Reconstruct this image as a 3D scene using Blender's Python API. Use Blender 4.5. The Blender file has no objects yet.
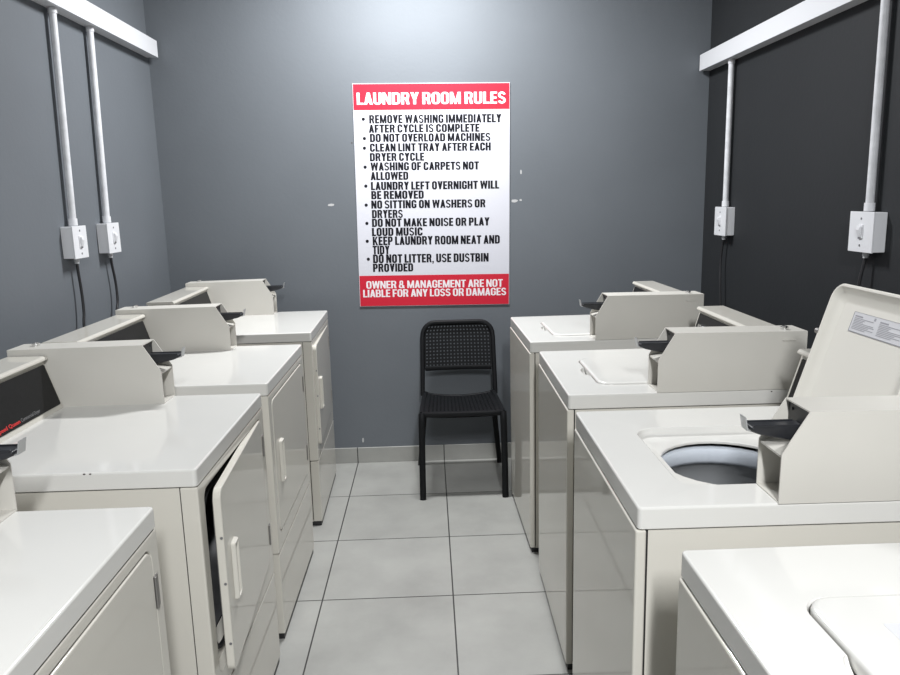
import bpy, bmesh, math, random
from mathutils import Vector, Matrix
random.seed(7)
scene = bpy.context.scene
COL = scene.collection
PI = math.pi

# ------------------------------------------------------------------ materials
def new_mat(name):
    m = bpy.data.materials.new(name); m.use_nodes = True
    return m, m.node_tree.nodes, m.node_tree.links, m.node_tree.nodes['Principled BSDF']

def mat(name, col, rough=.5, metal=0., coat=0., coat_rough=.05, noise=0., nscale=6., spec=.5, bump=0., bscale=200.):
    m, N, L, b = new_mat(name)
    b.inputs['Base Color'].default_value = (*col, 1)
    b.inputs['Roughness'].default_value = rough
    b.inputs['Metallic'].default_value = metal
    b.inputs['Coat Weight'].default_value = coat
    b.inputs['Coat Roughness'].default_value = coat_rough
    b.inputs['Specular IOR Level'].default_value = spec
    tc = N.new('ShaderNodeTexCoord')
    if noise:
        n = N.new('ShaderNodeTexNoise'); n.inputs['Scale'].default_value = nscale; n.inputs['Detail'].default_value = 5
        L.new(tc.outputs['Object'], n.inputs['Vector'])
        r = N.new('ShaderNodeMapRange'); r.inputs['From Min'].default_value = .3; r.inputs['From Max'].default_value = .7
        r.inputs['To Min'].default_value = 1-noise; r.inputs['To Max'].default_value = 1+noise
        L.new(n.outputs['Fac'], r.inputs['Value'])
        mx = N.new('ShaderNodeMix'); mx.data_type = 'RGBA'; mx.blend_type = 'MULTIPLY'; mx.inputs['Factor'].default_value = 1
        mx.inputs['A'].default_value = (*col, 1)
        L.new(r.outputs['Result'], mx.inputs['B']); L.new(mx.outputs['Result'], b.inputs['Base Color'])
    if bump:
        n2 = N.new('ShaderNodeTexNoise'); n2.inputs['Scale'].default_value = bscale; n2.inputs['Detail'].default_value = 3
        L.new(tc.outputs['Object'], n2.inputs['Vector'])
        bp = N.new('ShaderNodeBump'); bp.inputs['Strength'].default_value = bump; bp.inputs['Distance'].default_value = .002
        L.new(n2.outputs['Fac'], bp.inputs['Height']); L.new(bp.outputs['Normal'], b.inputs['Normal'])
    return m

M = {}
M['enamel'] = mat('cream_enamel', (.54, .52, .468), .05, noise=.012, nscale=3, spec=.5)
M['enamel_top'] = mat('cream_enamel_worktop', (.60, .592, .565), .09, noise=.015, nscale=4)
M['enamel_box'] = mat('cream_painted_steel', (.53, .513, .47), .40, noise=.02, nscale=5, bump=.05, bscale=300)
M['lid_plastic'] = mat('warm_white_lid', (.64, .62, .565), .35)
M['panel_dark'] = mat('charcoal_control_panel', (.012, .012, .0125), .38, noise=.15, nscale=60, spec=.15)
M['slide'] = mat('black_coin_slide', (.014, .015, .018), .38, noise=.3, nscale=40)
M['tab'] = mat('grey_slide_tab', (.42, .43, .43), .35, metal=.6)
M['chrome'] = mat('chrome', (.7, .7, .7), .15, metal=1)
M['hinge'] = mat('hinge_steel', (.28, .27, .26), .4, metal=.8)
M['rubber'] = mat('black_rubber', (.012, .012, .013), .6)
M['dark_gap'] = mat('black_plinth_and_seam_shade', (.015, .015, .016), .5)
M['basket'] = mat('dull_steel_basket', (.36, .37, .38), .4, metal=.2)
M['ring'] = mat('blue_grey_balance_ring', (.60, .64, .70), .35)
M['drum'] = mat('galvanised_drum', (.34, .34, .35), .4, metal=.7, noise=.2, nscale=12)
M['chip'] = mat('rust_chip', (.05, .035, .03), .8)
M['pvc'] = mat('white_pvc', (.66, .665, .685), .38)
M['pvc_worn'] = mat('scuffed_white_pipe', (.60, .605, .625), .45, noise=.12, nscale=25)
M['plug'] = mat('screw_grey', (.20, .20, .21), .4, metal=.5)
M['cable'] = mat('black_cable', (.012, .012, .014), .5)
M['chair'] = mat('black_resin', (.005, .0055, .0065), .5, spec=.18, bump=.08, bscale=400)
M['sign_white'] = mat('sign_white', (.56, .56, .605), .35, spec=.3)
M['sign_red'] = mat('sign_red', (.52, .014, .034), .4, spec=.3)
M['sign_black'] = mat('sign_black', (.006, .006, .009), .5, spec=.15)
M['sign_lilac'] = mat('sign_white_print', (.76, .72, .74), .35)
M['red_print'] = mat('red_print', (.60, .03, .03), .4)
M['grey_print'] = mat('grey_print', (.16, .16, .165), .4)
M['sticker'] = mat('pale_grey_sticker', (.55, .55, .57), .4)
M['sticker_ink'] = mat('grey_sticker_ink', (.28, .28, .30), .5)
M['plaster'] = mat('bare_plaster_scuff', (.42, .42, .42), .8)
M['ceiling'] = mat('white_ceiling', (.55, .55, .55), .8)

def wall_mat(name, col, rough, spec=.5):
    m, N, L, b = new_mat(name)
    tc = N.new('ShaderNodeTexCoord')
    n = N.new('ShaderNodeTexNoise'); n.inputs['Scale'].default_value = 1.6; n.inputs['Detail'].default_value = 6
    L.new(tc.outputs['Object'], n.inputs['Vector'])
    cr = N.new('ShaderNodeValToRGB')
    cr.color_ramp.elements[0].position = .3; cr.color_ramp.elements[0].color = (*[c*.94 for c in col], 1)
    cr.color_ramp.elements[1].position = .7; cr.color_ramp.elements[1].color = (*[c*1.05 for c in col], 1)
    L.new(n.outputs['Fac'], cr.inputs['Fac']); L.new(cr.outputs['Color'], b.inputs['Base Color'])
    b.inputs['Roughness'].default_value = rough
    b.inputs['Specular IOR Level'].default_value = spec
    n2 = N.new('ShaderNodeTexNoise'); n2.inputs['Scale'].default_value = 55; n2.inputs['Detail'].default_value = 4
    L.new(tc.outputs['Object'], n2.inputs['Vector'])
    bp = N.new('ShaderNodeBump'); bp.inputs['Strength'].default_value = .12; bp.inputs['Distance'].default_value = .004
    L.new(n2.outputs['Fac'], bp.inputs['Height']); L.new(bp.outputs['Normal'], b.inputs['Normal'])
    return m
M['wall_grey'] = wall_mat('blue_grey_paint', (.126, .138, .152), .62, .28)
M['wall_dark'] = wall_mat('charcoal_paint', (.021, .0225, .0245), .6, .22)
M['wall_plain'] = wall_mat('pale_grey_paint', (.15, .16, .17), .6)

TILE, TX, TY = .5094, -.4534, 4.179-.5066
def tile_mat(name, skirting=False):
    m, N, L, b = new_mat(name)
    tc = N.new('ShaderNodeTexCoord')
    mp = N.new('ShaderNodeMapping')
    # brick rows run along Y, bricks along X, with no offset: a square grid
    mp.inputs['Location'].default_value = (-TX, -TY, 0)
    L.new(tc.outputs['Object'], mp.inputs['Vector'])
    br = N.new('ShaderNodeTexBrick')
    br.offset = 0; br.squash = 1
    br.inputs['Scale'].default_value = 1
    br.inputs['Brick Width'].default_value = TILE
    br.inputs['Row Height'].default_value = TILE
    br.inputs['Mortar Size'].default_value = .0028
    br.inputs['Mortar Smooth'].default_value = .1
    br.inputs['Color1'].default_value = (.285, .285, .268, 1)
    br.inputs['Color2'].default_value = (.305, .305, .288, 1)
    br.inputs['Mortar'].default_value = (.035, .035, .034, 1)
    if skirting:
        sx = N.new('ShaderNodeSeparateXYZ'); L.new(mp.outputs['Vector'], sx.inputs['Vector'])
        ad = N.new('ShaderNodeMath'); ad.operation = 'ADD'; L.new(sx.outputs['X'], ad.inputs[0]); L.new(sx.outputs['Y'], ad.inputs[1])
        ad.inputs[1].default_value = 0
        cx = N.new('ShaderNodeCombineXYZ'); L.new(sx.outputs['X'], cx.inputs['X']); cx.inputs['Y'].default_value = .25
        L.new(cx.outputs['Vector'], br.inputs['Vector'])
    else:
        L.new(mp.outputs['Vector'], br.inputs['Vector'])
    n = N.new('ShaderNodeTexNoise'); n.inputs['Scale'].default_value = 3.2; n.inputs['Detail'].default_value = 7; n.inputs['Roughness'].default_value = .6
    L.new(tc.outputs['Object'], n.inputs['Vector'])
    r = N.new('ShaderNodeMapRange'); r.inputs['From Min'].default_value = .3; r.inputs['From Max'].default_value = .7
    r.inputs['To Min'].default_value = .86; r.inputs['To Max'].default_value = 1.1
    L.new(n.outputs['Fac'], r.inputs['Value'])
    mx = N.new('ShaderNodeMix'); mx.data_type = 'RGBA'; mx.blend_type = 'MULTIPLY'; mx.inputs['Factor'].default_value = 1
    L.new(br.outputs['Color'], mx.inputs['A']); L.new(r.outputs['Result'], mx.inputs['B'])
    L.new(mx.outputs['Result'], b.inputs['Base Color'])
    b.inputs['Roughness'].default_value = .42
    b.inputs['Specular IOR Level'].default_value = .4
    bp = N.new('ShaderNodeBump'); bp.inputs['Strength'].default_value = .5; bp.inputs['Distance'].default_value = .002; bp.invert = True
    L.new(br.outputs['Fac'], bp.inputs['Height']); L.new(bp.outputs['Normal'], b.inputs['Normal'])
    return m
M['floor'] = tile_mat('grey_floor_tiles')
M['skirting'] = tile_mat('grey_tile_skirting', True)

# ------------------------------------------------------------------ mesh helpers
def smooth(me, ang=35):
    for p in me.polygons: p.use_smooth = True
    bm = bmesh.new(); bm.from_mesh(me)
    a = math.radians(ang)
    for e in bm.edges:
        e.smooth = not (len(e.link_faces) == 2 and e.calc_face_angle(0) > a)
    bm.to_mesh(me); bm.free()

def link(name, bm, material, parent=None, ang=35, kind=None):
    bmesh.ops.recalc_face_normals(bm, faces=bm.faces[:])
    me = bpy.data.meshes.new(name); bm.to_mesh(me); bm.free()
    smooth(me, ang)
    me.materials.append(material)
    o = bpy.data.objects.new(name, me); COL.objects.link(o)
    if ang < 55:
        wn = o.modifiers.new('flat faces', 'WEIGHTED_NORMAL'); wn.keep_sharp = True; wn.weight = 100
    if parent: o.parent = parent
    if kind: o['kind'] = kind
    return o

def empty(name, loc=(0, 0, 0), rz=0.):
    o = bpy.data.objects.new(name, None); COL.objects.link(o)
    o.location = loc; o.rotation_euler = (0, 0, rz); o.empty_display_size = .1
    return o

def tag(o, label, cat, group=None):
    o['label'] = label; o['category'] = cat
    if group: o['group'] = group
    return o

def box(bm, x0, x1, y0, y1, z0, z1, r=0., seg=2):
    b2 = bmesh.new()
    bmesh.ops.create_cube(b2, size=1)
    bmesh.ops.scale(b2, vec=(x1-x0, y1-y0, z1-z0), verts=b2.verts)
    bmesh.ops.translate(b2, vec=((x0+x1)/2, (y0+y1)/2, (z0+z1)/2), verts=b2.verts)
    if r: bmesh.ops.bevel(b2, geom=b2.edges[:], offset=r, segments=seg, profile=.5, affect='EDGES')
    merge(bm, b2)

def merge(bm, b2, mtx=None):
    if mtx is not None: bmesh.ops.transform(b2, matrix=mtx, verts=b2.verts)
    vm = {v: bm.verts.new(v.co) for v in b2.verts}
    for f in b2.faces: bm.faces.new([vm[v] for v in f.verts])
    b2.free()

def prism(bm, pts, axis, a, b, r=0., seg=2):
    """2-D outline extruded along an axis; pts are the two other coordinates in xyz order"""
    def P(p, t):
        return {'x': (t, p[0], p[1]), 'y': (p[0], t, p[1]), 'z': (p[0], p[1], t)}[axis]
    b2 = bmesh.new()
    A = [b2.verts.new(P(p, a)) for p in pts]; B = [b2.verts.new(P(p, b)) for p in pts]
    n = len(pts)
    b2.faces.new(A); b2.faces.new(B[::-1])
    for i in range(n): b2.faces.new((A[i], A[(i+1) % n], B[(i+1) % n], B[i]))
    bmesh.ops.recalc_face_normals(b2, faces=b2.faces[:])
    if r: bmesh.ops.bevel(b2, geom=b2.edges[:], offset=r, segments=seg, profile=.5, affect='EDGES')
    merge(bm, b2)

def cyl(bm, p, axis, r, h, n=20, r2=None):
    b2 = bmesh.new()
    bmesh.ops.create_cone(b2, cap_ends=True, segments=n, radius1=r, radius2=r if r2 is None else r2, depth=h)
    rot = Vector((0, 0, 1)).rotation_difference(Vector(axis).normalized()).to_matrix().to_4x4()
    merge(bm, b2, Matrix.Translation(Vector(p)) @ rot)

def tube(bm, pts, r, n=12):
    pts = [Vector(p) for p in pts]
    rings = []
    for i, p in enumerate(pts):
        t = (pts[min(i+1, len(pts)-1)]-pts[max(i-1, 0)]).normalized()
        u = t.cross(Vector((1, 0, 0)) if abs(t.x) < .9 else Vector((0, 1, 0))).normalized(); w = t.cross(u)
        rr = r[i] if isinstance(r, (list, tuple)) else r
        rings.append([bm.verts.new(p+u*math.cos(2*PI*k/n)*rr+w*math.sin(2*PI*k/n)*rr) for k in range(n)])
    for a, b in zip(rings, rings[1:]):
        for k in range(n): bm.faces.new((a[k], a[(k+1) % n], b[(k+1) % n], b[k]))
    bm.faces.new(rings[0][::-1]); bm.faces.new(rings[-1])

def spline(pts, k=8):
    P = [Vector(p) for p in pts]; P = [2*P[0]-P[1]]+P+[2*P[-1]-P[-2]]
    out = []
    for i in range(1, len(P)-2):
        for j in range(k):
            t = j/k; a, b, c, d = P[i-1:i+3]
            out.append(.5*((2*b)+(c-a)*t+(2*a-5*b+4*c-d)*t*t+(3*b-a-3*c+d)*t**3))
    out.append(P[-2]); return out

K = 7
def rrect(x0, x1, y0, y1, r, z):
    out = []
    for c, (cx, cy) in enumerate(((x1-r, y1-r), (x0+r, y1-r), (x0+r, y0+r), (x1-r, y0+r))):
        for j in range(K):
            a = math.radians(90*c+90*j/(K-1)); out.append((cx+r*math.cos(a), cy+r*math.sin(a), z))
    return out
def circ(cx, cy, R, z):
    out = []
    for c in range(4):
        for j in range(K):
            a = math.radians(90*c+90*(j+.5)/K); out.append((cx+R*math.cos(a), cy+R*math.sin(a), z))
    return out
def loft(bm, loops, cap0=False, cap1=False, f=lambda p: p):
    L = [[bm.verts.new(f(p)) for p in lp] for lp in loops]
    for a, b in zip(L, L[1:]):
        n = len(a)
        for i in range(n): bm.faces.new((a[i], a[(i+1) % n], b[(i+1) % n], b[i]))
    if cap0: bm.faces.new(L[0][::-1])
    if cap1: bm.faces.new(L[-1])

def boolean_cut(bm, cutter):
    me = bpy.data.meshes.new('tmp'); bmesh.ops.recalc_face_normals(bm, faces=bm.faces[:]); bm.to_mesh(me)
    mc = bpy.data.meshes.new('tmpc'); bmesh.ops.recalc_face_normals(cutter, faces=cutter.faces[:]); cutter.to_mesh(mc)
    o = bpy.data.objects.new('tmp', me); c = bpy.data.objects.new('tmpc', mc)
    COL.objects.link(o); COL.objects.link(c)
    md = o.modifiers.new('b', 'BOOLEAN'); md.operation = 'DIFFERENCE'; md.object = c; md.solver = 'EXACT'
    dg = bpy.context.evaluated_depsgraph_get(); dg.update()
    out = bpy.data.meshes.new_from_object(o.evaluated_get(dg))
    r = bmesh.new(); r.from_mesh(out)
    for x in (o, c): bpy.data.objects.remove(x)
    for x in (me, mc, out): bpy.data.meshes.remove(x)
    bm.free(); cutter.free()
    return r

def text_mesh(bm, s, x0, x1, y0, y1, bold=.02, depth=.0006, f=None):
    """lettering stretched to fill x0..x1 by y0..y1 (its cap height)"""
    cu = bpy.data.curves.new('t', 'FONT'); cu.body = s; cu.size = 1; cu.offset = bold; cu.resolution_u = 3
    o = bpy.data.objects.new('t', cu); COL.objects.link(o)
    dg = bpy.context.evaluated_depsgraph_get(); dg.update()
    me = bpy.data.meshes.new_from_object(o.evaluated_get(dg))
    cap = .73
    xs = [v.co.x for v in me.vertices]; xa, xb = min(xs), max(xs)
    b2 = bmesh.new(); b2.from_mesh(me)
    g = bmesh.ops.extrude_face_region(b2, geom=b2.faces[:])
    vs = [e for e in g['geom'] if isinstance(e, bmesh.types.BMVert)]
    sy = (y1-y0)/cap
    for v in b2.verts:
        v.co.x = x0+(v.co.x-xa)/(xb-xa)*(x1-x0); v.co.y = y0+v.co.y*sy
        v.co.z = 0
    for v in vs: v.co.z = depth
    if f:
        for v in b2.verts: v.co = f(v.co)
    merge(bm, b2)
    bpy.data.objects.remove(o); bpy.data.curves.remove(cu); bpy.data.meshes.remove(me)

def _strip(a, b): return [(a[i], a[i+1], b[i+1], b[i]) for i in range(len(a)-1)]
def _rr(x0, y0, x1, y1, r):
    """outline of a rounded rectangle as 4 corner lists, counter-clockwise from the right top corner's right end"""
    out = []
    for c, (cx, cy) in enumerate(((x1-r, y1-r), (x0+r, y1-r), (x0+r, y0+r), (x1-r, y0+r))):
        out.append([(cx+r*math.cos(math.radians(90*c+15*j)), cy+r*math.sin(math.radians(90*c+15*j))) for j in range(7)])
    return out
def _bowl(x0, y0, x1, y1, t, b, r, part='all', cut=.32):
    o = _rr(x0, y0, x1, y1, r); i = _rr(x0+t, y0+b, x1-t, y1-b, max(.02, min(r-.10, (x1-x0)/2-t-.001, (y1-y0)/2-b-.001)))
    h = y1-y0
    fl = lambda L, order: [p for k in order for p in L[k]]
    if part == 'all': A, B = fl(o, (0, 1, 2, 3)), fl(i, (0, 1, 2, 3)); A.append(A[0]); B.append(B[0])
    elif part == 'C':
        A, B = fl(o, (0, 1, 2, 3)), fl(i, (0, 1, 2, 3))
        A = [(x1, y1-cut*h)]+A+[(x1, y0+cut*h)]; B = [(x1-t, y1-cut*h)]+B+[(x1-t, y0+cut*h)]
    elif part == 'U':
        A, B = fl(o, (2, 3)), fl(i, (2, 3)); A = [(x0, y1)]+A+[(x1, y1)]; B = [(x0+t, y1)]+B+[(x1-t, y1)]
    elif part == 'D':
        A, B = fl(o, (3, 0)), fl(i, (3, 0)); A = [(x0, y0)]+A+[(x0, y1)]; B = [(x0, y0+b)]+B+[(x0, y1-b)]
    return _strip(A, B)
def _line(pts, t):
    L, R = [], []
    for k, p in enumerate(pts):
        a, c = pts[max(0, k-1)], pts[min(len(pts)-1, k+1)]; dx, dy = c[0]-a[0], c[1]-a[1]; n = math.hypot(dx, dy)
        L.append((p[0]-dy/n*t/2, p[1]+dx/n*t/2)); R.append((p[0]+dy/n*t/2, p[1]-dx/n*t/2))
    return _strip(L, R)
def _r(x0, y0, x1, y1): return [((x0, y0), (x1, y0), (x1, y1), (x0, y1))]
def _q(*p): return [p]
def glyphs(t=.19, b=.15):
    G = {}
    def add(c, w, *parts): G[c] = (w, [q for p in parts for q in p])
    st = _r(0, 0, t, 1)
    add('I', t, st); add('L', .45, st, _r(t, 0, .45, b)); add('T', .52, _r(0, 1-b, .52, 1), _r(.26-t/2, 0, .26+t/2, 1-b))
    add('E', .46, st, _r(t, 0, .46, b), _r(t, 1-b, .46, 1), _r(t, .5-b/2, .43, .5+b/2))
    add('F', .45, st, _r(t, 1-b, .45, 1), _r(t, .47-b/2, .42, .47+b/2))
    add('H', .57, st, _r(.57-t, 0, .57, 1), _r(t, .5-b/2, .57-t, .5+b/2))
    add('N', .58, _r(0, 0, t-.02, 1), _r(.6-t, 0, .58, 1), _q((0, 1), (t, 1), (.58, 0), (.58-t, 0)))
    add('M', .74, _r(0, 0, t-.02, 1), _r(.76-t, 0, .74, 1), _q((0, 1), (t+.01, 1), (.45, 0), (.30, 0)), _q((.74, 1), (.73-t, 1), (.29, 0), (.44, 0)))
    add('V', .56, _q((0, 1), (t+.01, 1), (.37, 0), (.19, 0)), _q((.56, 1), (.55-t, 1), (.19, 0), (.37, 0)))
    add('A', .58, _q((.19, 1), (.39, 1), (t, 0), (0, 0)), _q((.39, 1), (.19, 1), (.58-t, 0), (.58, 0)), _r(.14, .19, .44, .33))
    add('W', .84, _q((0, 1), (t-.01, 1), (.31, 0), (.14, 0)), _q((.34, 1), (.50, 1), (.31, 0), (.14, 0)), _q((.34, 1), (.50, 1), (.70, 0), (.53, 0)), _q((.84, 1), (.85-t, 1), (.53, 0), (.70, 0)))
    add('Y', .56, _q((0, 1), (t+.01, 1), (.375, .40), (.185, .40)), _q((.56, 1), (.55-t, 1), (.185, .40), (.375, .40)), _r(.28-t/2, 0, .28+t/2, .42))
    add('K', .58, st, _q((t, .34), (t, .60), (.36, 1), (.57, 1)), _q((.22, .50), (.36, .64), (.58, 0), (.375, 0)))
    add('O', .56, _bowl(0, -.01, .56, 1.01, t, b, .25)); add('C', .55, _bowl(0, -.01, .55, 1.01, t, b, .25, 'C', .35))
    add('G', .56, _bowl(0, -.01, .56, 1.01, t, b, .25, 'C', .34), _r(.56-t, .10, .56, .52), _r(.30, .40, .56, .53))
    add('D', .56, st, _bowl(t-.01, 0, .56, 1, t, b, .25, 'D')); add('U', .56, _bowl(0, -.01, .56, 1, t, b, .25, 'U'))
    add('P', .53, st, _bowl(t-.01, .37, .53, 1, t-.01, b-.01, .22, 'D'))
    add('R', .57, st, _bowl(t-.01, .42, .55, 1, t-.01, b-.01, .22, 'D'), _q((.26, .50), (.47, .50), (.57, 0), (.37, 0)))
    add('B', .55, st, _bowl(t-.01, .44, .53, 1, t-.01, b-.02, .20, 'D'), _bowl(t-.01, 0, .55, .56, t-.01, b-.02, .20, 'D'))
    s = []
    for k in range(13): a = math.radians(10+k*215/12); s.append((.265+.18*math.cos(a), .725+.20*math.sin(a)))
    for k in range(13): a = math.radians(60-k*230/12); s.append((.265+.185*math.cos(a), .28+.205*math.sin(a)))
    add('S', .53, _line(s, .168))
    add('&', .64, _bowl(.08, .48, .46, 1.01, .14, .12, .17), _bowl(0, -.01, .50, .56, .16, .13, .22), _q((.22, .58), (.38, .58), (.64, 0), (.44, 0)), _r(.42, .22, .60, .34))
    add(',', .17, _r(0, 0, .17, .16), _q((.06, 0), (.17, 0), (.10, -.16), (.0, -.16)))
    return G
GLYPHS = {'rule': glyphs(.225, .185), 'heading': glyphs(.195, .155), 'footer': glyphs(.185, .145)}
def block_text(bm, s, x0, x1, y0, y1, bold='rule', depth=.0006, f=None):
    """heavy condensed capitals filling x0..x1 by y0..y1"""
    G = GLYPHS[bold]; pen = 0; quads = []
    for ch in s:
        if ch == ' ': pen += .20; continue
        w, q = G[ch]
        for j, p in enumerate(q): quads.append((j % 12, [(x+pen, y) for x, y in p]))
        pen += w+(.065 if ch not in 'TVYAWL' else .045)
    tot = pen-.06
    k, h = (x1-x0)/tot, y1-y0
    for j, q in quads:
        dj = depth+j*.00003
        pts = [(x0+x*k, y0+y*h) for x, y in q]
        ar = sum(pts[i][0]*pts[(i+1) % 4][1]-pts[(i+1) % 4][0]*pts[i][1] for i in range(4))
        if ar < 0: pts = pts[::-1]
        lo = [bm.verts.new(f(Vector((x, y, 0)))) for x, y in pts]; hi = [bm.verts.new(f(Vector((x, y, dj)))) for x, y in pts]
        bm.faces.new(hi); bm.faces.new(lo[::-1])
        for i in range(4): bm.faces.new((lo[i], lo[(i+1) % 4], hi[(i+1) % 4], hi[i]))

# ------------------------------------------------------------------ room
D, XL, XR, YF, HC = 4.179, -1.455, 1.555, -2.4, 3.0
def struct(name, m, *b):
    bm = bmesh.new(); box(bm, *b); return link(name, bm, m, kind='structure')
struct('floor', M['floor'], XL-.1, XR+.1, YF-.1, D+.1, -.1, 0)
struct('ceiling', M['ceiling'], XL-.1, XR+.1, YF-.1, D+.1, HC, HC+.1)
wb = struct('wall_back', M['wall_grey'], XL-.1, XR+.1, D, D+.1, 0, HC)
struct('wall_left', M['wall_grey'], XL-.1, XL, YF, D, 0, HC)
struct('wall_right', M['wall_dark'], XR, XR+.1, YF, D, 0, HC)
struct('wall_front', M['wall_plain'], XL-.1, XR+.1, YF-.1, YF, 0, HC)
struct('baseboard_back', M['skirting'], XL, XR, D-.009, D, 0, .093, .0015, 1)
struct('baseboard_left', M['skirting'], XL, XL+.009, YF, D-.009, 0, .093, .0015, 1)
struct('baseboard_right', M['skirting'], XR-.009, XR, YF, D-.009, 0, .093, .0015, 1)
# small places where the paint has come off the back wall
for (x, z, w, h) in ((-.533, 1.502, .020, .008), (.523, 1.656, .005, .014), (.4865, 1.499, .021, .009), (.520, 1.503, .008, .006), (-.402, 1.832, .004, .004), (-.419, .137, .006, .016)):
    bm = bmesh.new(); n = 14
    ring = [bm.verts.new((x+w*math.cos(2*PI*k/n)*random.uniform(.75, 1.1), D-.0008, z+h*math.sin(2*PI*k/n)*random.uniform(.75, 1.1))) for k in range(n)]
    f = bm.faces.new(ring); g = bmesh.ops.extrude_face_region(bm, geom=[f])
    for e in g['geom']:
        if isinstance(e, bmesh.types.BMVert): e.co.y = D+.001
    link('wall_scuff', bm, M['plaster'] if w > .0045 else M['chip'], wb, kind='structure')

# ------------------------------------------------------------------ sign
sign = empty('notice_board', (.033, D-.0002, 1.530)); sign.rotation_euler = (0, math.radians(.7), 0)
tag(sign, 'large red and white laundry room rules notice fixed to the grey back wall', 'sign')
W, H = .85, 1.211
bm = bmesh.new(); box(bm, -W/2, W/2, -.006, 0, -H/2, H/2, .0008, 1); link('board', bm, M['sign_white'], sign)
bm = bmesh.new(); box(bm, -W/2+.003, W/2-.003, -.0068, -.005, .468, H/2-.003); link('header_band', bm, M['sign_red'], sign)
bm = bmesh.new(); box(bm, -W/2+.003, W/2-.003, -.0068, -.005, -H/2+.003, -.430); link('footer_band', bm, M['sign_red'], sign)
LINES = [
    ('LAUNDRY ROOM RULES', -0.4032, 0.4024, 0.4961, 0.5579),
    ('REMOVE WASHING IMMEDIATELY', -0.3399, 0.3776, 0.3975, 0.4419),
    ('AFTER CYCLE IS COMPLETE', -0.3437, 0.2596, 0.3491, 0.3917),
    ('DO NOT OVERLOAD MACHINES', -0.3391, 0.3187, 0.3001, 0.3429),
    ('CLEAN LINT TRAY AFTER EACH', -0.3409, 0.3208, 0.2489, 0.2919),
    ('DRYER CYCLE', -0.3427, -0.0451, 0.1983, 0.2416),
    ('WASHING OF CARPETS NOT', -0.3402, 0.2546, 0.1479, 0.1914),
    ('ALLOWED', -0.3420, -0.1347, 0.0968, 0.1405),
    ('LAUNDRY LEFT OVERNIGHT WILL', -0.3417, 0.3658, 0.0432, 0.0872),
    ('BE REMOVED', -0.3413, -0.0512, -0.0062, 0.0380),
    ('NO SITTING ON WASHERS OR', -0.3430, 0.2906, -0.0578, -0.0134),
    ('DRYERS', -0.3406, -0.1699, -0.1099, -0.0652),
    ('DO NOT MAKE NOISE OR PLAY', -0.3422, 0.3121, -0.1581, -0.1132),
    ('LOUD MUSIC', -0.3440, -0.0616, -0.2087, -0.1636),
    ('KEEP LAUNDRY ROOM NEAT AND', -0.3413, 0.3708, -0.2595, -0.2120),
    ('TIDY', -0.3431, -0.2492, -0.3100, -0.2623),
    ('DO NOT LITTER, USE DUSTBIN', -0.3425, 0.3076, -0.3595, -0.3115),
    ('PROVIDED', -0.3443, -0.1183, -0.4088, -0.3628),
    ('OWNER & MANAGEMENT ARE NOT', -0.3849, 0.3869, -0.5028, -0.4605),
    ('LIABLE FOR ANY LOSS OR DAMAGES', -0.4044, 0.4069, -0.5518, -0.5093)]
def on_sign(y): return lambda c: Vector((c.x, y-c.z, c.y))
def line(name, l, y, m, bold):
    bm = bmesh.new(); block_text(bm, *l, bold=bold, f=on_sign(y)); link(name, bm, M[m], sign)
line('heading_lettering', LINES[0], -.0066, 'sign_lilac', 'heading')
for l in LINES[1:18]: line('rule_lettering', l, -.0058, 'sign_black', 'rule')
for l in LINES[18:]: line('footer_lettering', l, -.0066, 'sign_lilac', 'footer')
for x, z in ((-0.3713, 0.4236), (-0.3687, 0.3222), (-0.3706, 0.2711), (-0.3701, 0.1702), (-0.3695, 0.0682), (-0.3711, -0.0349), (-0.3704, -0.1349), (-0.3717, -0.2337), (-0.3688, -0.3336)):
    bm = bmesh.new(); cyl(bm, (x, -.0062, z-.003), (0, 1, 0), .0088, .0010, 16); link('bullet', bm, M['sign_black'], sign)

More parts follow.
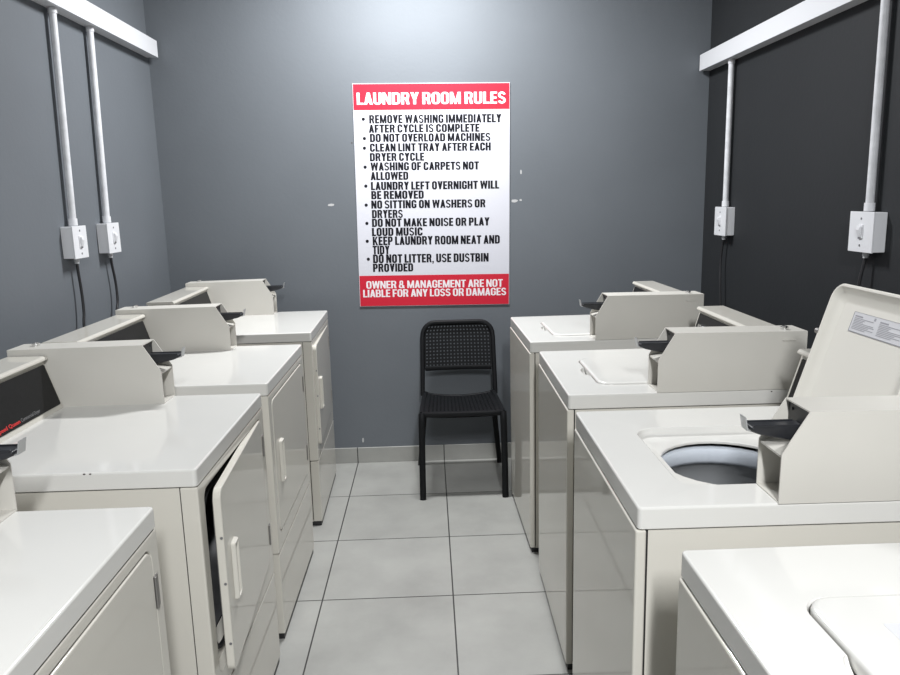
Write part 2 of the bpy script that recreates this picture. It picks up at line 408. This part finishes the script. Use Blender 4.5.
# ------------------------------------------------------------------ laundry machines
# Every machine is built in its own frame: x = depth behind its front face, y = across from ITS right side, z = up.
DEP = .705
def coin_box(root, H, v0=-.002, v1=.100):
    """coin meter case bolted to the worktop"""
    u0, L, h = .270, .448, .182
    prof = [(u0, 0), (u0, .099), (u0+.050, h), (u0+L, h-.004), (u0+L, 0)]
    t = .003
    bm = bmesh.new()
    P = [(a, H+b) for a, b in prof]
    prism(bm, P, 'y', v0, v0+t); prism(bm, P, 'y', v1-t, v1)
    prism(bm, [(u0+.050, H+h-t), (u0+.050, H+h), (u0+L, H+h-.004), (u0+L, H+h-.004-t)], 'y', v0+t, v1-t)
    box(bm, u0+L-t, u0+L, v0+t, v1-t, H, H+h-.008)
    box(bm, u0, u0+.14, v0+t, v1-t, H, H+.003)
    box(bm, u0+.13, u0+.133, v0+t, v1-t, H+.003, H+.094)
    prism(bm, [(u0+.002, H+.091), (u0+.002, H+.095), (u0+.058, H+.108), (u0+.14, H+.108), (u0+.14, H+.091)], 'y', v0+t, v1-t)
    cb = link('coin_box', bm, M['enamel_box'], root, 30)
    # pressed slot on the outer side, seam mark on the inner side
    bm = bmesh.new(); box(bm, u0+L-.075, u0+L-.035, v0-.0035, v0+.001, H+.150, H+.1545, .0012, 2)
    link('pressed_slot', bm, M['enamel_box'], cb)
    bm = bmesh.new(); cyl(bm, (u0+L-.055, v0+.035, H+h+.001), (0, 0, 1), .012, .008, 20); cyl(bm, (u0+L-.055, v0+.035, H+h+.005), (0, 0, 1), .008, .004, 20)
    link('lock', bm, M['chrome'], cb)
    bm = bmesh.new(); box(bm, u0+.056, u0+.060, v0+t, v1-t, H+.106, H+h-t)
    for y in (v0+.02, v1-.02):
        for z in (.125, .165): cyl(bm, (u0+.055, y, H+z), (1, 0, 0), .003, .003, 8)
    link('slide_plate', bm, M['slide'], cb)
    ym = (v0+v1)/2
    bm = bmesh.new()
    prism(bm, [(u0-.046, H+.136), (u0-.046, H+.143), (u0-.041, H+.145), (u0+.056, H+.145), (u0+.056, H+.112), (u0+.0, H+.122), (u0-.030, H+.129)], 'y', ym-.019, ym+.019, .002, 1)
    box(bm, u0-.042, u0+.05, ym-.019, ym-.015, H+.143, H+.1475, .001, 1); box(bm, u0-.042, u0+.05, ym+.015, ym+.019, H+.143, H+.1475, .001, 1)
    link('coin_slide', bm, M['slide'], cb)
    bm = bmesh.new()
    prism(bm, [(u0-.057, H+.162), (u0-.0545, H+.162), (u0-.050, H+.138), (u0-.040, H+.1355), (u0-.040, H+.133), (u0-.052, H+.1355)], 'y', ym-.013, ym+.013)
    link('slide_tab', bm, M['tab'], cb)
    bm = bmesh.new(); cyl(bm, (u0+.10, v0+.015, H+.008), (1, 0, 0), .005, .01, 10); link('bolt', bm, M['dark_gap'], cb)
    return cb

SL = Vector((.043, 0, .146)).normalized()       # the slope of a console's face
def console(root, H, v0, v1, knobs, text=None, du=0.):
    base = Vector((.570+du, 0, H))
    bm = bmesh.new()
    prism(bm, [(.570+du, H), (.613+du, H+.146), (.715, H+.146), (.715, H)], 'y', v0, v1)
    con = link('console', bm, M['enamel'], root)
    bm = bmesh.new()
    prism(bm, [(.600+du, H+.1465), (.598+du, H+.150), (.600+du, H+.156), (.606+du, H+.160), (.715, H+.160), (.722, H+.156), (.722, H+.1465)], 'y', v0-.001, v1+.001, .0012, 1)
    link('console_cap', bm, M['enamel'], con)
    N = Vector((-SL.z, 0, SL.x))
    def P(s, y, n): return base+SL*s+N*n+Vector((0, y, 0))
    bm = bmesh.new()
    loops = [rrect(.014, .140, v0+.009, v1-.012, .004, z) for z in (-.001, .0022, .003)]
    loops[2] = rrect(.0146, .1394, v0+.0096, v1-.0126, .004, .003)
    loft(bm, loops, True, True, lambda p: P(p[0], p[1], p[2]))
    link('control_panel', bm, M['panel_dark'], con)
    for y in knobs:
        bm = bmesh.new(); cyl(bm, P(.096, y, .009), N, .010, .016, 18, .008); link('knob', bm, M['chrome'], con)
    if text:
        ye = text
        bm = bmesh.new(); text_mesh(bm, 'Speed Queen', 0, .108, 0, .0108, .018, .0004, lambda c: P(.022+c.y, ye+.210-c.x, .003+c.z)); link('brand_lettering', bm, M['red_print'], con)
        bm = bmesh.new(); text_mesh(bm, 'Commercial Dryer', 0, .098, 0, .0105, -.002, .0004, lambda c: P(.022+c.y, ye+.096-c.x, .003+c.z)); link('model_lettering', bm, M['grey_print'], con)
    return con

def top_loops(W, H, lip, f=0.):
    r = .010
    def o(i, z): return rrect(f+i, DEP-i, i, W-i, max(r-i, .004), z)
    return [rrect(.03, DEP-.03, .03, W-.03, r, H-lip), o(.002, H-lip), o(0, H-lip+.002), o(0, H-.0055), o(.0008, H-.0027), o(.0026, H-.0008), o(.0055, H)]

def body(root, W, H, lip, wrap):
    """side and back sheets of a cabinet, plinth below"""
    bm = bmesh.new()
    z0, z1 = .022, H-lip-.0025
    box(bm, wrap+.0025, DEP-.012, .003, .006, z0, z1); box(bm, wrap+.0025, DEP-.012, W-.006, W-.003, z0, z1)
    box(bm, DEP-.015, DEP-.012, .006, W-.006, z0, z1); box(bm, wrap, DEP-.015, .006, W-.006, z0, z0+.003)
    link('cabinet', bm, M['enamel'], root)
    bm = bmesh.new(); box(bm, .004, DEP-.03, .008, W-.008, 0, .0235)
    box(bm, wrap-.003, DEP-.03, .0085, .0125, .030, z1-.002); box(bm, wrap-.003, DEP-.03, W-.0125, W-.0085, .030, z1-.002)  # black sheets inside the cabinet sides: the shade in the seams, done by colour
    link('plinth_and_seam_shade', bm, M['dark_gap'], root)

def chips(root, pts):
    for (u, v, w, r) in pts:
        bm = bmesh.new(); bmesh.ops.create_icosphere(bm, subdivisions=1, radius=1)
        for q in bm.verts: q.co = Vector((u+q.co.x*r*1.6, v+q.co.y*.0012, w+q.co.z*r))
        link('paint_chip', bm, M['chip'], root)

def place(xf, ymid, ry, W, left):
    """machine origin: right front foot as its user sees it"""
    a = -ry
    d = Vector((-math.sin(a), math.cos(a)))     # along the front, away from the camera
    if not left:
        return (xf-d.x*W/2, ymid-d.y*W/2, 0), a
    return (xf+d.x*W/2, ymid+d.y*W/2, 0), a+PI

def washer(label, xf, ymid, ry, H, open_lid=False, chip=(), square=False):
    W, lip = .651, .0455
    loc, rz = place(xf, ymid, ry, W, False)
    root = empty('washing_machine', loc, rz); tag(root, label, 'washing machine', 'coin-operated top-loading washers along the right wall')
    body(root, W, H, lip, .019)
    bm = bmesh.new(); box(bm, -.003, .019, .003, W-.003, .022, H-lip-.0025, .005, 3)
    link('front_panel', bm, M['enamel'], root)
    # worktop with its lid well
    U0, U1, V0, V1 = .115, .525, .102, .488
    L = top_loops(W, H, lip, .0)
    if open_lid:
        L += [rrect(U0, U1, V0, V1, .05, H), rrect(U0+.003, U1-.003, V0+.003, V1-.003, .05, H-.002), rrect(U0+.007, U1-.007, V0+.007, V1-.007, .047, H-.014),
              rrect(U0+.012, U1-.012, V0+.012, V1-.012, .045, H-.019), rrect(U0+.030, U1-.030, V0+.026, V1-.030, .05, H-.022)]
        cu, cv, R = .288, .294, .149
        L += [circ(cu, cv, R+.005, H-.024), circ(cu, cv, R+.001, H-.026), circ(cu, cv, R, H-.029), circ(cu, cv, R+.001, H-.032)]
        bm = bmesh.new(); loft(bm, L)
    else:
        L += [rrect(U0, U1, V0, V1, .045, H), rrect(U0+.002, U1-.002, V0+.002, V1-.002, .045, H-.003), rrect(U0+.003, U1-.003, V0+.003, V1-.003, .045, H-.030)]
        bm = bmesh.new(); loft(bm, L, True, True)
        c = bmesh.new(); bmesh.ops.create_uvsphere(c, u_segments=24, v_segments=12, radius=1)
        for q in c.verts: q.co = Vector((.118+q.co.x*.022, .295+q.co.y*.058, H+.004+q.co.z*.032))
        bm = boolean_cut(bm, c)
    link('top_panel', bm, M['enamel_top'], root, 40)
    # lid: a shallow dish hinged at the back
    bm = bmesh.new()
    hx = .517; l0 = U0+.0045-hx; l1 = -.004; a0, a1 = V0+.0045, V1-.0045
    def rr(i, z, r=.042): return rrect(l0+i, l1-i, a0+i, a1-i, max(r-i, .012), z)
    loft(bm, [rr(.012, .007), rr(.005, .0055), rr(.0015, .003), rr(0, -.002), rr(.001, -.018), rr(.004, -.021), rr(.008, -.021), rr(.011, -.018), rr(.020, -.010), rr(.040, -.003), rr(.046, -.0025)], True, True)
    lid = link('lid', bm, M['lid_plastic' if open_lid else 'enamel_top'], root, 40)
    lid.location = (hx, 0, H-(.020 if open_lid else 0)); lid.rotation_euler = (0, math.radians(107.0) if open_lid else 0, 0)
    if square:
        bm = bmesh.new(); loft(bm, [rrect(-.322, -.235, .336-.02, .424-.02, .003, z) for z in (.0065, .0075)], True, True); s = link('lid_label', bm, M['sticker'], lid)
        s['label'] = 'grey square label'
        bm = bmesh.new(); cyl(bm, (-.282, .36, .0077), (0, 0, 1), .006, .002, 14); link('label_mark', bm, M['dark_gap'], s)
    if open_lid:
        # instruction sticker on the inside of the lid: three panels of small print
        s0, s1 = -.339, -.291
        zt = -.0027
        bm = bmesh.new(); box(bm, s0, s1, .120, .387, zt-.0008, zt); st = link('instruction_sticker', bm, M['sticker'], lid); st['label'] = 'pale grey instruction sticker'
        bm = bmesh.new()
        z0, z1 = zt-.0014, zt-.0007
        box(bm, s1-.002, s1, .120, .387, z0, z1); box(bm, s0, s0+.0008, .120, .387, z0, z1); box(bm, s0, s1, .386, .387, z0, z1)
        for k in range(3):
            y1 = .383-k*.099; y0 = y1-.095
            box(bm, s0+.0075, s0+.011, y1-.034, y1-.004, z0, z1)            # bold heading
            box(bm, s0+.004, s0+.0105, y0+.010, y0+.016, z0, z1)            # small picture
            for j in range(8):
                ln = (.076, .042, .037, .080, .084, .064, .084, .055)[j]
                box(bm, s0+.0135+j*.0036, s0+.0150+j*.0036, y1-.004-ln, y1-.004, z0, z1)
        link('small_print', bm, M['sticker_ink'], st)
        for yy in (a1-.002,):
            bm = bmesh.new(); cyl(bm, (-.268, a1+.002, -.016), (0, 1, 0), .0075, .014, 12); link('lid_bumper', bm, M['hinge'], lid)
        # tub
        bm = bmesh.new()
        prof = [(.152, -.046), (.160, -.043), (.172, -.044), (.178, -.05), (.178, -.08), (.170, -.090), (.160, -.088), (.154, -.078), (.151, -.064), (.150, -.053)]
        loft(bm, [circ(cu, cv, r, H+z) for r, z in prof+prof[:1]]); link('balance_ring', bm, M['ring'], root, 60)
        bm = bmesh.new()
        loft(bm, [circ(cu, cv, r, H+z) for r, z in ((.164, -.086), (.172, -.098), (.20, -.125), (.205, -.16), (.205, -.46), (.19, -.475), (.05, -.48))], False, True); link('wash_basket', bm, M['basket'], root, 60)
        bm = bmesh.new()
        loft(bm, [circ(cu, cv, r, H+z) for r, z in ((.25, -.034), (.26, -.06), (.26, -.6), (.10, -.62))], False, True); link('outer_tub', bm, M['dark_gap'], root, 60)
        bm = bmesh.new(); loft(bm, [circ(cu, cv, r, H+z) for r, z in ((.07, -.478), (.06, -.42), (.03, -.34), (.028, -.30), (.01, -.29))], True, True)
        for k in range(3):
            a = 2*PI*k/3; box(bm, cu+math.cos(a)*.055-.02, cu+math.cos(a)*.055+.02, cv+math.sin(a)*.055-.02, cv+math.sin(a)*.055+.02, H-.478, H-.40, .008, 2)
        link('agitator', bm, M['basket'], root, 60)
    console(root, H, .104, W-.001, (.575,), du=.013)
    coin_box(root, H)
    chips(root, chip)
    return root

def dryer(label, xf, ymid, ry, H, ajar=0., chip=()):
    W, lip = .670, .0425
    loc, rz = place(xf, ymid, ry, W, True)
    root = empty('tumble_dryer', loc, rz); tag(root, label, 'tumble dryer', 'coin-operated tumble dryers along the left wall')
    wrap = .040
    body(root, W, H, lip, wrap)
    bm = bmesh.new(); loft(bm, top_loops(W, H, lip), True, True); link('top_panel', bm, M['enamel_top'], root, 40)
    # upper front: a tray-shaped sheet with a rectangular pocket for the door
    zt, zs = H-lip-.0025, .324
    a0, a1, b0, b1 = .040, W-.040, zs+.060, zt-.021
    bm = bmesh.new()
    def f(p): return (p[2], p[0], p[1])
    r = .004
    loft(bm, [rrect(.003, W-.003, zs+.002, zt, r, wrap), rrect(.003, W-.003, zs+.002, zt, r, .006), rrect(.004, W-.004, zs+.003, zt-.001, r, .002), rrect(.007, W-.007, zs+.006, zt-.004, r, .0),
              rrect(a0, a1, b0, b1, .028, .0), rrect(a0+.002, a1-.002, b0+.002, b1-.002, .026, .002), rrect(a0+.003, a1-.003, b0+.003, b1-.003, .025, .022), rrect(a0+.035, a1-.035, b0+.035, b1-.035, .06, .022), rrect(a0+.040, a1-.040, b0+.040, b1-.040, .06, .05)], False, False, f)
    link('front_panel', bm, M['enamel'], root, 40)
    bm = bmesh.new(); box(bm, 0, wrap, .003, W-.003, .022, zs-.0015, .004, 2); link('kick_panel', bm, M['enamel'], root)
    bm = bmesh.new()
    loft(bm, [rrect(a0+.028, a1-.028, b0+.028, b1-.028, .06, .0215), rrect(a0+.030, a1-.030, b0+.030, b1-.030, .06, .014), rrect(a0+.036, a1-.036, b0+.036, b1-.036, .06, .014), rrect(a0+.038, a1-.038, b0+.038, b1-.038, .06, .0215)], False, False, f)
    link('door_gasket', bm, M['rubber'], root, 60)
    bm = bmesh.new()
    loft(bm, [rrect(a0+.045, a1-.045, b0+.045, b1-.045, .06, .05), rrect(a0-.0, a1+.0, b0+.02, b1-.0, .2, .09), rrect(a0-.0, a1+.0, b0+.02, b1-.0, .2, .60)], False, True, f); link('drum', bm, M['drum'], root, 60)
    # door, hung on its far edge
    piv = a0+.005
    bm = bmesh.new()
    dw = a1-a0-.010; dh0, dh1 = b0+.005, b1-.005
    def rd(i, x): return [(x, p[0], p[1]) for p in rrect(i, dw-i, dh0+i, dh1-i, .024, 0)]
    loft(bm, [rd(.002, .018), rd(0, .016), rd(0, .001), rd(.0012, -.001), rd(.004, -.002)], True, True)
    door = link('door', bm, M['enamel'], root, 40); door.location = (0, piv, 0); door.rotation_euler = (0, 0, math.radians(ajar))
    bm = bmesh.new(); loft(bm, [[(x, p[0], p[1]) for p in rrect(i, dw-i, dh0+i, dh1-i, .05, 0)] for i, x in ((.055, .0182), (.058, .034), (.075, .038))], True, True)
    link('door_liner', bm, M['drum'], door, 40)
    # handle: a raised rectangular pull with a hollow middle
    hy, hz0, hz1 = dw-.062, .548, .702
    bm = bmesh.new()
    def h(p): return (p[2], p[0], p[1])
    y0, y1 = hy-.044, hy
    loft(bm, [rrect(y0, y1, hz0, hz1, .006, -.002), rrect(y0+.001, y1-.001, hz0+.001, hz1-.001, .006, -.0105), rrect(y0+.003, y1-.003, hz0+.003, hz1-.003, .006, -.0125),
              rrect(y0+.007, y1-.007, hz0+.007, hz1-.007, .005, -.0125), rrect(y0+.009, y1-.009, hz0+.009, hz1-.009, .005, -.010), rrect(y0+.010, y1-.010, hz0+.010, hz1-.010, .005, -.0022)], False, True, h)
    link('handle', bm, M['enamel'], door, 40)
    for z in (dh0+.08, (dh0+dh1)/2-.0, dh1-.12):
        bm = bmesh.new(); cyl(bm, (.004, dw+.0003, z), (0, 1, 0), .0035, .002, 10); link('screw', bm, M['plug'], door)
    for z in (.475, .775):
        bm = bmesh.new(); box(bm, -.002, .004, a0-.016, a0+.003, z-.034, z+.034, .0008, 1); cyl(bm, (-.0025, a0+.001, z), (0, 0, 1), .0032, .066, 12); link('hinge', bm, M['hinge'], root)
    console(root, H, .101, W-.001, (), .225)
    coin_box(root, H, -.001, .096)
    chips(root, chip)
    return root

washer('farthest white washing machine on the right with closed lid, beside the black chair', .4014, 3.301, -.0169, .936)
washer('closed white washing machine on the right, between the open-lidded washer and the farthest washer', .4137, 2.483, .0113, .9323, chip=((.64-.02, .0005, .9255, .0025),))
washer('white washing machine with its lid propped open, showing the round tub', .3899, 1.645, .0112, .9372, open_lid=True)
washer('nearest white washing machine on the right, closed lid filling the bottom corner', .4094, .8226, .0007, .9373, square=True)
dryer('farthest white tumble dryer on the left, against the back wall', -.5526, 3.661, -.0188, .9411, ajar=1.2)
dryer('white tumble dryer with door shut flat, second from the back wall on the left', -.5470, 2.733, .0046, .9379)
dryer('white tumble dryer with its front door ajar, third from the back wall', -.5424, 1.946, .0031, .9372, ajar=3.4, chip=((.2375, .6695, .934, .002), (.251, .6695, .934, .0022)))
dryer('nearest white tumble dryer on the left, cut off by the bottom left corner', -.5610, 1.0700, -.0015, .9402)

# ------------------------------------------------------------------ electrics on the walls
def trunking(x, s, z0, z1, y1, label):
    bm = bmesh.new(); d = .060
    box(bm, min(x+s*.0005, x+s*(d-.012)), max(x+s*.0005, x+s*(d-.012)), YF+.02, y1-.002, z0+.001, z1-.001)
    o = link('cable_trunking', bm, M['pvc'])
    tag(o, label, 'cable trunking', 'white cable trunkings on the side walls')
    bm = bmesh.new(); a, b = x+s*(d-.013), x+s*d
    box(bm, min(a, b), max(a, b), YF+.02, y1, z0, z1, .0015, 2); link('trunking_cover', bm, M['pvc'], o)
trunking(XL, 1, 2.288, 2.372, 4.152, 'white plastic cable trunking running high along the left wall')
trunking(XR, -1, 2.167, 2.250, 4.168, 'white plastic cable trunking running high along the dark right wall')

def conduit(x, s, y, yt, z0, z1, label):
    bm = bmesh.new(); xx = x+s*.024
    tube(bm, [(xx, y+(yt-y)*k/6, z0+(z1-z0)*k/6) for k in range(7)], .0138, 16)
    o = link('conduit_pipe', bm, M['pvc_worn'], ang=60); tag(o, label, 'conduit pipe', 'white conduit pipes between trunking and switch boxes')
    bm = bmesh.new(); cyl(bm, (xx, y, z0+.014), (0, 0, 1), .0175, .028, 18); link('coupling', bm, M['pvc'], o)
    bm = bmesh.new(); cyl(bm, (xx, yt, z1-.010), (0, 0, 1), .0165, .020, 18); link('coupling', bm, M['pvc'], o)

def switch_box(x, s, y0, y1, z0, z1, label):
    def bx(bm, n0, n1, *r): a, b = x+s*n0, x+s*n1; box(bm, min(a, b), max(a, b), *r)
    bm = bmesh.new(); bx(bm, 0, .042, y0+.002, y1-.002, z0+.002, z1-.002, .003, 2)
    o = link('switch_box', bm, M['pvc']); tag(o, label, 'switch box', 'white isolator switch boxes on the side walls')
    bm = bmesh.new(); bx(bm, .0425, .049, y0, y1, z0, z1, .002, 2); cp = link('cover_plate', bm, M['pvc'], o)
    yc, zc = (y0+y1)/2, (z0+z1)/2
    bm = bmesh.new(); bx(bm, .0485, .053, yc-.015, yc+.012, zc-.022, zc+.026, .002, 2); sw = link('rocker_surround', bm, M['pvc'], cp)
    bm = bmesh.new()
    pts = [(x+s*.052, zc-.017), (x+s*.055, zc-.017), (x+s*.062, zc+.008), (x+s*.060, zc+.021), (x+s*.052, zc+.021)]
    prism(bm, pts, 'y', yc-.011, yc+.008, .001, 1); link('rocker', bm, M['pvc'], cp)
    bm = bmesh.new(); bx(bm, .0525, .0535, yc-.010, yc+.007, zc-.0235, zc-.0185); link('indicator', bm, M['plug'], cp)
    for z in (zc-.046, zc+.046):
        bm = bmesh.new(); cyl(bm, (x+s*.0492, yc, z), (1, 0, 0), .0042, .002, 12); link('screw', bm, M['plug'], cp)
    bm = bmesh.new(); cyl(bm, (x+s*.024, yc, z0-.006), (0, 0, 1), .011, .016, 14); cyl(bm, (x+s*.024, yc, z0-.016), (0, 0, 1), .009, .010, 14); link('cable_gland', bm, M['pvc'], o)

def cable(x, s, pts, label):
    bm = bmesh.new(); tube(bm, spline([(x+s*n, y, z) for n, y, z in pts]), .0058, 8)
    o = link('power_cable', bm, M['cable'], ang=60); tag(o, label, 'cable', 'black cables hanging from the switch boxes')

switch_box(XL, 1, 2.998, 3.118, 1.322, 1.452, 'white isolator switch box on left wall, nearer of the two')
switch_box(XL, 1, 3.322, 3.448, 1.320, 1.453, 'white isolator switch box on left wall, nearer the back corner')
switch_box(XR, -1, 3.748, 3.892, 1.300, 1.446, 'white isolator switch box on right wall, above the farthest washer')
switch_box(XR, -1, 2.486, 2.630, 1.306, 1.446, 'white isolator switch box on right wall, above the raised washer lid')
conduit(XL, 1, 3.063, 3.100, 1.4535, 2.2875, 'white conduit on left wall, dropping to the nearer switch box')
conduit(XL, 1, 3.385, 3.425, 1.4545, 2.2875, 'white conduit on left wall, dropping to the switch box nearer the corner')
conduit(XR, -1, 3.820, 3.822, 1.4475, 2.1665, 'thin white conduit on right wall, dropping to the farther switch box')
conduit(XR, -1, 2.558, 2.562, 1.4475, 2.1665, 'white conduit on right wall, near the right edge of the photo')
cable(XL, 1, [(.024, 3.058, 1.302), (.024, 3.060, 1.26), (.027, 3.062, 1.18), (.030, 3.054, 1.10), (.032, 3.036, 1.03), (.035, 3.03, .80), (.05, 2.99, .50), (.12, 2.96, .32), (.212, 2.95, .28)], 'black power cable hanging from the nearer left switch box')
cable(XL, 1, [(.024, 3.385, 1.300), (.024, 3.390, 1.26), (.027, 3.400, 1.18), (.030, 3.392, 1.10), (.032, 3.365, 1.03), (.035, 3.38, .80), (.05, 3.40, .50), (.12, 3.42, .32), (.205, 3.43, .28)], 'black power cable hanging from the left switch box nearer the corner')
cable(XR, -1, [(.024, 3.820, 1.280), (.026, 3.83, 1.24), (.030, 3.835, 1.16), (.034, 3.818, 1.04), (.035, 3.80, .90), (.05, 3.76, .55), (.16, 3.62, .34), (.32, 3.50, .29), (.455, 3.47, .28)], 'black power cable hanging from the farther right switch box')
cable(XR, -1, [(.024, 2.558, 1.286), (.028, 2.562, 1.25), (.034, 2.566, 1.20), (.04, 2.57, 1.10), (.04, 2.56, .90), (.06, 2.55, .60), (.20, 2.53, .34), (.34, 2.52, .29), (.446, 2.52, .28)], 'black power cable hanging behind the raised washer lid')

# ------------------------------------------------------------------ chair
chair = empty('stacking_chair', (.147, 3.86, 0), 0)
tag(chair, 'black plastic stacking chair with perforated back against the back wall', 'chair')
def lattice(bm, nx, ny, f, hole, th, mx, my):
    """a plate with nx by ny square holes; f maps (s,t,depth) with s,t in 0..1; a solid border mx,my is kept"""
    cw, ch = (1-2*mx)/nx, (1-2*my)/ny
    cache = {}
    def V(s, t, d):
        k = (round(s, 5), round(t, 5), d)
        if k not in cache: cache[k] = bm.verts.new(f(s, t, d))
        return cache[k]
    xs = [0]+[mx+i*cw for i in range(nx+1)]+[1]; ys = [0]+[my+j*ch for j in range(ny+1)]+[1]
    for i in range(len(xs)-1):
        for j in range(len(ys)-1):
            a, b, c, d = xs[i], xs[i+1], ys[j], ys[j+1]
            O = [(a, c), (b, c), (b, d), (a, d)]
            if 1 <= i <= nx and 1 <= j <= ny:
                hx, hy = (b-a)*hole/2, (d-c)*hole/2; m, n = (a+b)/2, (c+d)/2
                I = [(m-hx, n-hy), (m+hx, n-hy), (m+hx, n+hy), (m-hx, n+hy)]
                for k in range(4):
                    q = (k+1) % 4
                    bm.faces.new((V(*O[k], 0), V(*O[q], 0), V(*I[q], 0), V(*I[k], 0)))
                    bm.faces.new((V(*O[k], th), V(*I[k], th), V(*I[q], th), V(*O[q], th)))
                    bm.faces.new((V(*I[k], 0), V(*I[q], 0), V(*I[q], th), V(*I[k], th)))
            else:
                bm.faces.new([V(*p, 0) for p in O]); bm.faces.new([V(*p, th) for p in O[::-1]])
# local frame: y towards the wall, front at negative y
YFR, YBK = -.245, .165
def seat_f(s, t, d):
    x = (s-.5)*(.415-.035*t)
    dip = .022*(1-(2*s-1)**2)*(.35+.65*t)
    front = -.016*max(0, (.12-t)/.12)**2
    return Vector((x, YFR+t*(YBK-YFR), .458-dip+front-d-.004*t))
bm = bmesh.new(); lattice(bm, 18, 15, seat_f, .46, .007, .06, .05); link('seat', bm, M['chair'], chair, 50)
def tubel(bm, pts, rx, ry, n=10, up=Vector((1, 0, 0))):
    """rounded bar along pts, rx across (world x), ry the other way"""
    pts = [Vector(p) for p in pts]; R = []
    for i, p in enumerate(pts):
        t = (pts[min(i+1, len(pts)-1)]-pts[max(i-1, 0)]).normalized()
        u = (up-t*up.dot(t)).normalized(); w = t.cross(u)
        a = rx[i] if isinstance(rx, list) else rx; b = ry[i] if isinstance(ry, list) else ry
        ring = []
        for k in range(n):
            c, s = math.cos(2*PI*(k+.5)/n), math.sin(2*PI*(k+.5)/n)
            c = math.copysign(abs(c)**.6, c); s = math.copysign(abs(s)**.6, s)
            ring.append(bm.verts.new(p+u*c*a+w*s*b))
        R.append(ring)
    for a, b in zip(R, R[1:]):
        for k in range(n): bm.faces.new((a[k], a[(k+1) % n], b[(k+1) % n], b[k]))
    bm.faces.new(R[0][::-1]); bm.faces.new(R[-1])
# seat frame: front edge bar and side rails
bm = bmesh.new()
tubel(bm, [(x, YFR-.004+.02*abs(x/.2)**6*.3, .448) for x in [-.205+.41*k/10 for k in range(11)]], .012, .014, 10, Vector((0, 1, 0)))
for s in (-1, 1):
    tubel(bm, [(s*.206, YFR+.004, .447), (s*.204, -.12, .445), (s*.198, .04, .444), (s*.190, .165, .446)], .013, .016, 10)
tubel(bm, [(x, YBK+.003, .446-.020*(1-(x/.19)**2)) for x in [-.185+.37*k/8 for k in range(9)]], .010, .010, 8, Vector((0, 1, 0)))
link('seat_frame', bm, M['chair'], chair, 50)
for s in (-1, 1):
    bm = bmesh.new()
    tubel(bm, spline([(s*.207, YFR+.002, .455), (s*.208, YFR-.008, .40), (s*.211, YFR-.013, .2), (s*.213, -.259, .0)], 5), .0165, .0175); link('leg', bm, M['chair'], chair, 50)
    bm = bmesh.new()
    tubel(bm, spline([(s*.188, .160, .455), (s*.196, .175, .36), (s*.215, .215, .16), (s*.231, .248, .0)], 5), .0150, .0175); link('leg', bm, M['chair'], chair, 50)
# back frame: uprights that run round the top with soft corners
def backy(z): return .158+(z-.44)*.145
path = []
for k in range(8): z = .44+k*.045; path.append((.204-(z-.44)*.020, backy(z), z))
cx, cz, r = .196-.072, .843-.072, .072
for k in range(1, 8):
    a = math.radians(90*k/7); path.append((cx+r*math.cos(a), backy(cz+r*math.sin(a)), cz+r*math.sin(a)))
path = path+[(-x, y, z) for x, y, z in path[::-1]]
bm = bmesh.new(); tubel(bm, path, .015, .0125, 10, Vector((0, 1, 0))); link('back_frame', bm, M['chair'], chair, 50)
def back_f(s, t, d):
    z = .585+t*.252
    half = .197-.006*t
    over = max(0, z-(.843-.072))
    if over > 0: half -= .060*(1-math.sqrt(max(0, 1-(over/.074)**2)))
    x = (2*s-1)*half
    return Vector((x, backy(z)+.016*(1-(2*s-1)**2)+d-.002, z))
bm = bmesh.new(); lattice(bm, 19, 12, back_f, .39, .007, .03, .04)
tubel(bm, [(x, backy(.588)+.016*(1-(x/.19)**2)+.001, .588) for x in [-.186+.372*k/12 for k in range(13)]], .008, .013, 8, Vector((0, 1, 0)))
link('backrest', bm, M['chair'], chair, 50)

# ------------------------------------------------------------------ light: two tubular ceiling fittings of the room
def lamp(name, loc, sx, sy, power, col=(.97, .985, 1.0)):
    l = bpy.data.lights.new(name, 'AREA'); l.shape = 'RECTANGLE'; l.size = sx; l.size_y = sy; l.energy = power; l.color = col
    o = bpy.data.objects.new(name, l); COL.objects.link(o); o.location = loc
    return o
lamp('ceiling_tube_rear', (-.05, 3.45, HC-.06), .7, .14, 82)
lamp('ceiling_tube_front', (.30, -1.0, HC-.06), .16, 1.2, 175)
w = bpy.data.worlds.new('World'); scene.world = w; w.use_nodes = True
w.node_tree.nodes['Background'].inputs['Color'].default_value = (.9, .95, 1, 1)
w.node_tree.nodes['Background'].inputs['Strength'].default_value = .1

# ------------------------------------------------------------------ camera
cam = bpy.data.cameras.new('camera'); co = bpy.data.objects.new('camera', cam); COL.objects.link(co)
cam.sensor_width = 36; cam.sensor_fit = 'HORIZONTAL'; cam.lens = 739.84/900*36
R = Vector((0.99924771, -0.03033758, -0.02415877)); U = Vector((0.02939735, 0.18622824, 0.98206662)); F = Vector((0.02529448, 0.98203802, -0.18697999))
co.matrix_world = Matrix(((R.x, U.x, -F.x, 0), (R.y, U.y, -F.y, 0), (R.z, U.z, -F.z, 1.5315), (0, 0, 0, 1)))
cam.clip_start = .05
scene.camera = co
vs = scene.view_settings
vs.view_transform = 'Standard'; vs.look = 'None'; vs.gamma = 1; vs.exposure = 0.15; vs.use_curve_mapping = False
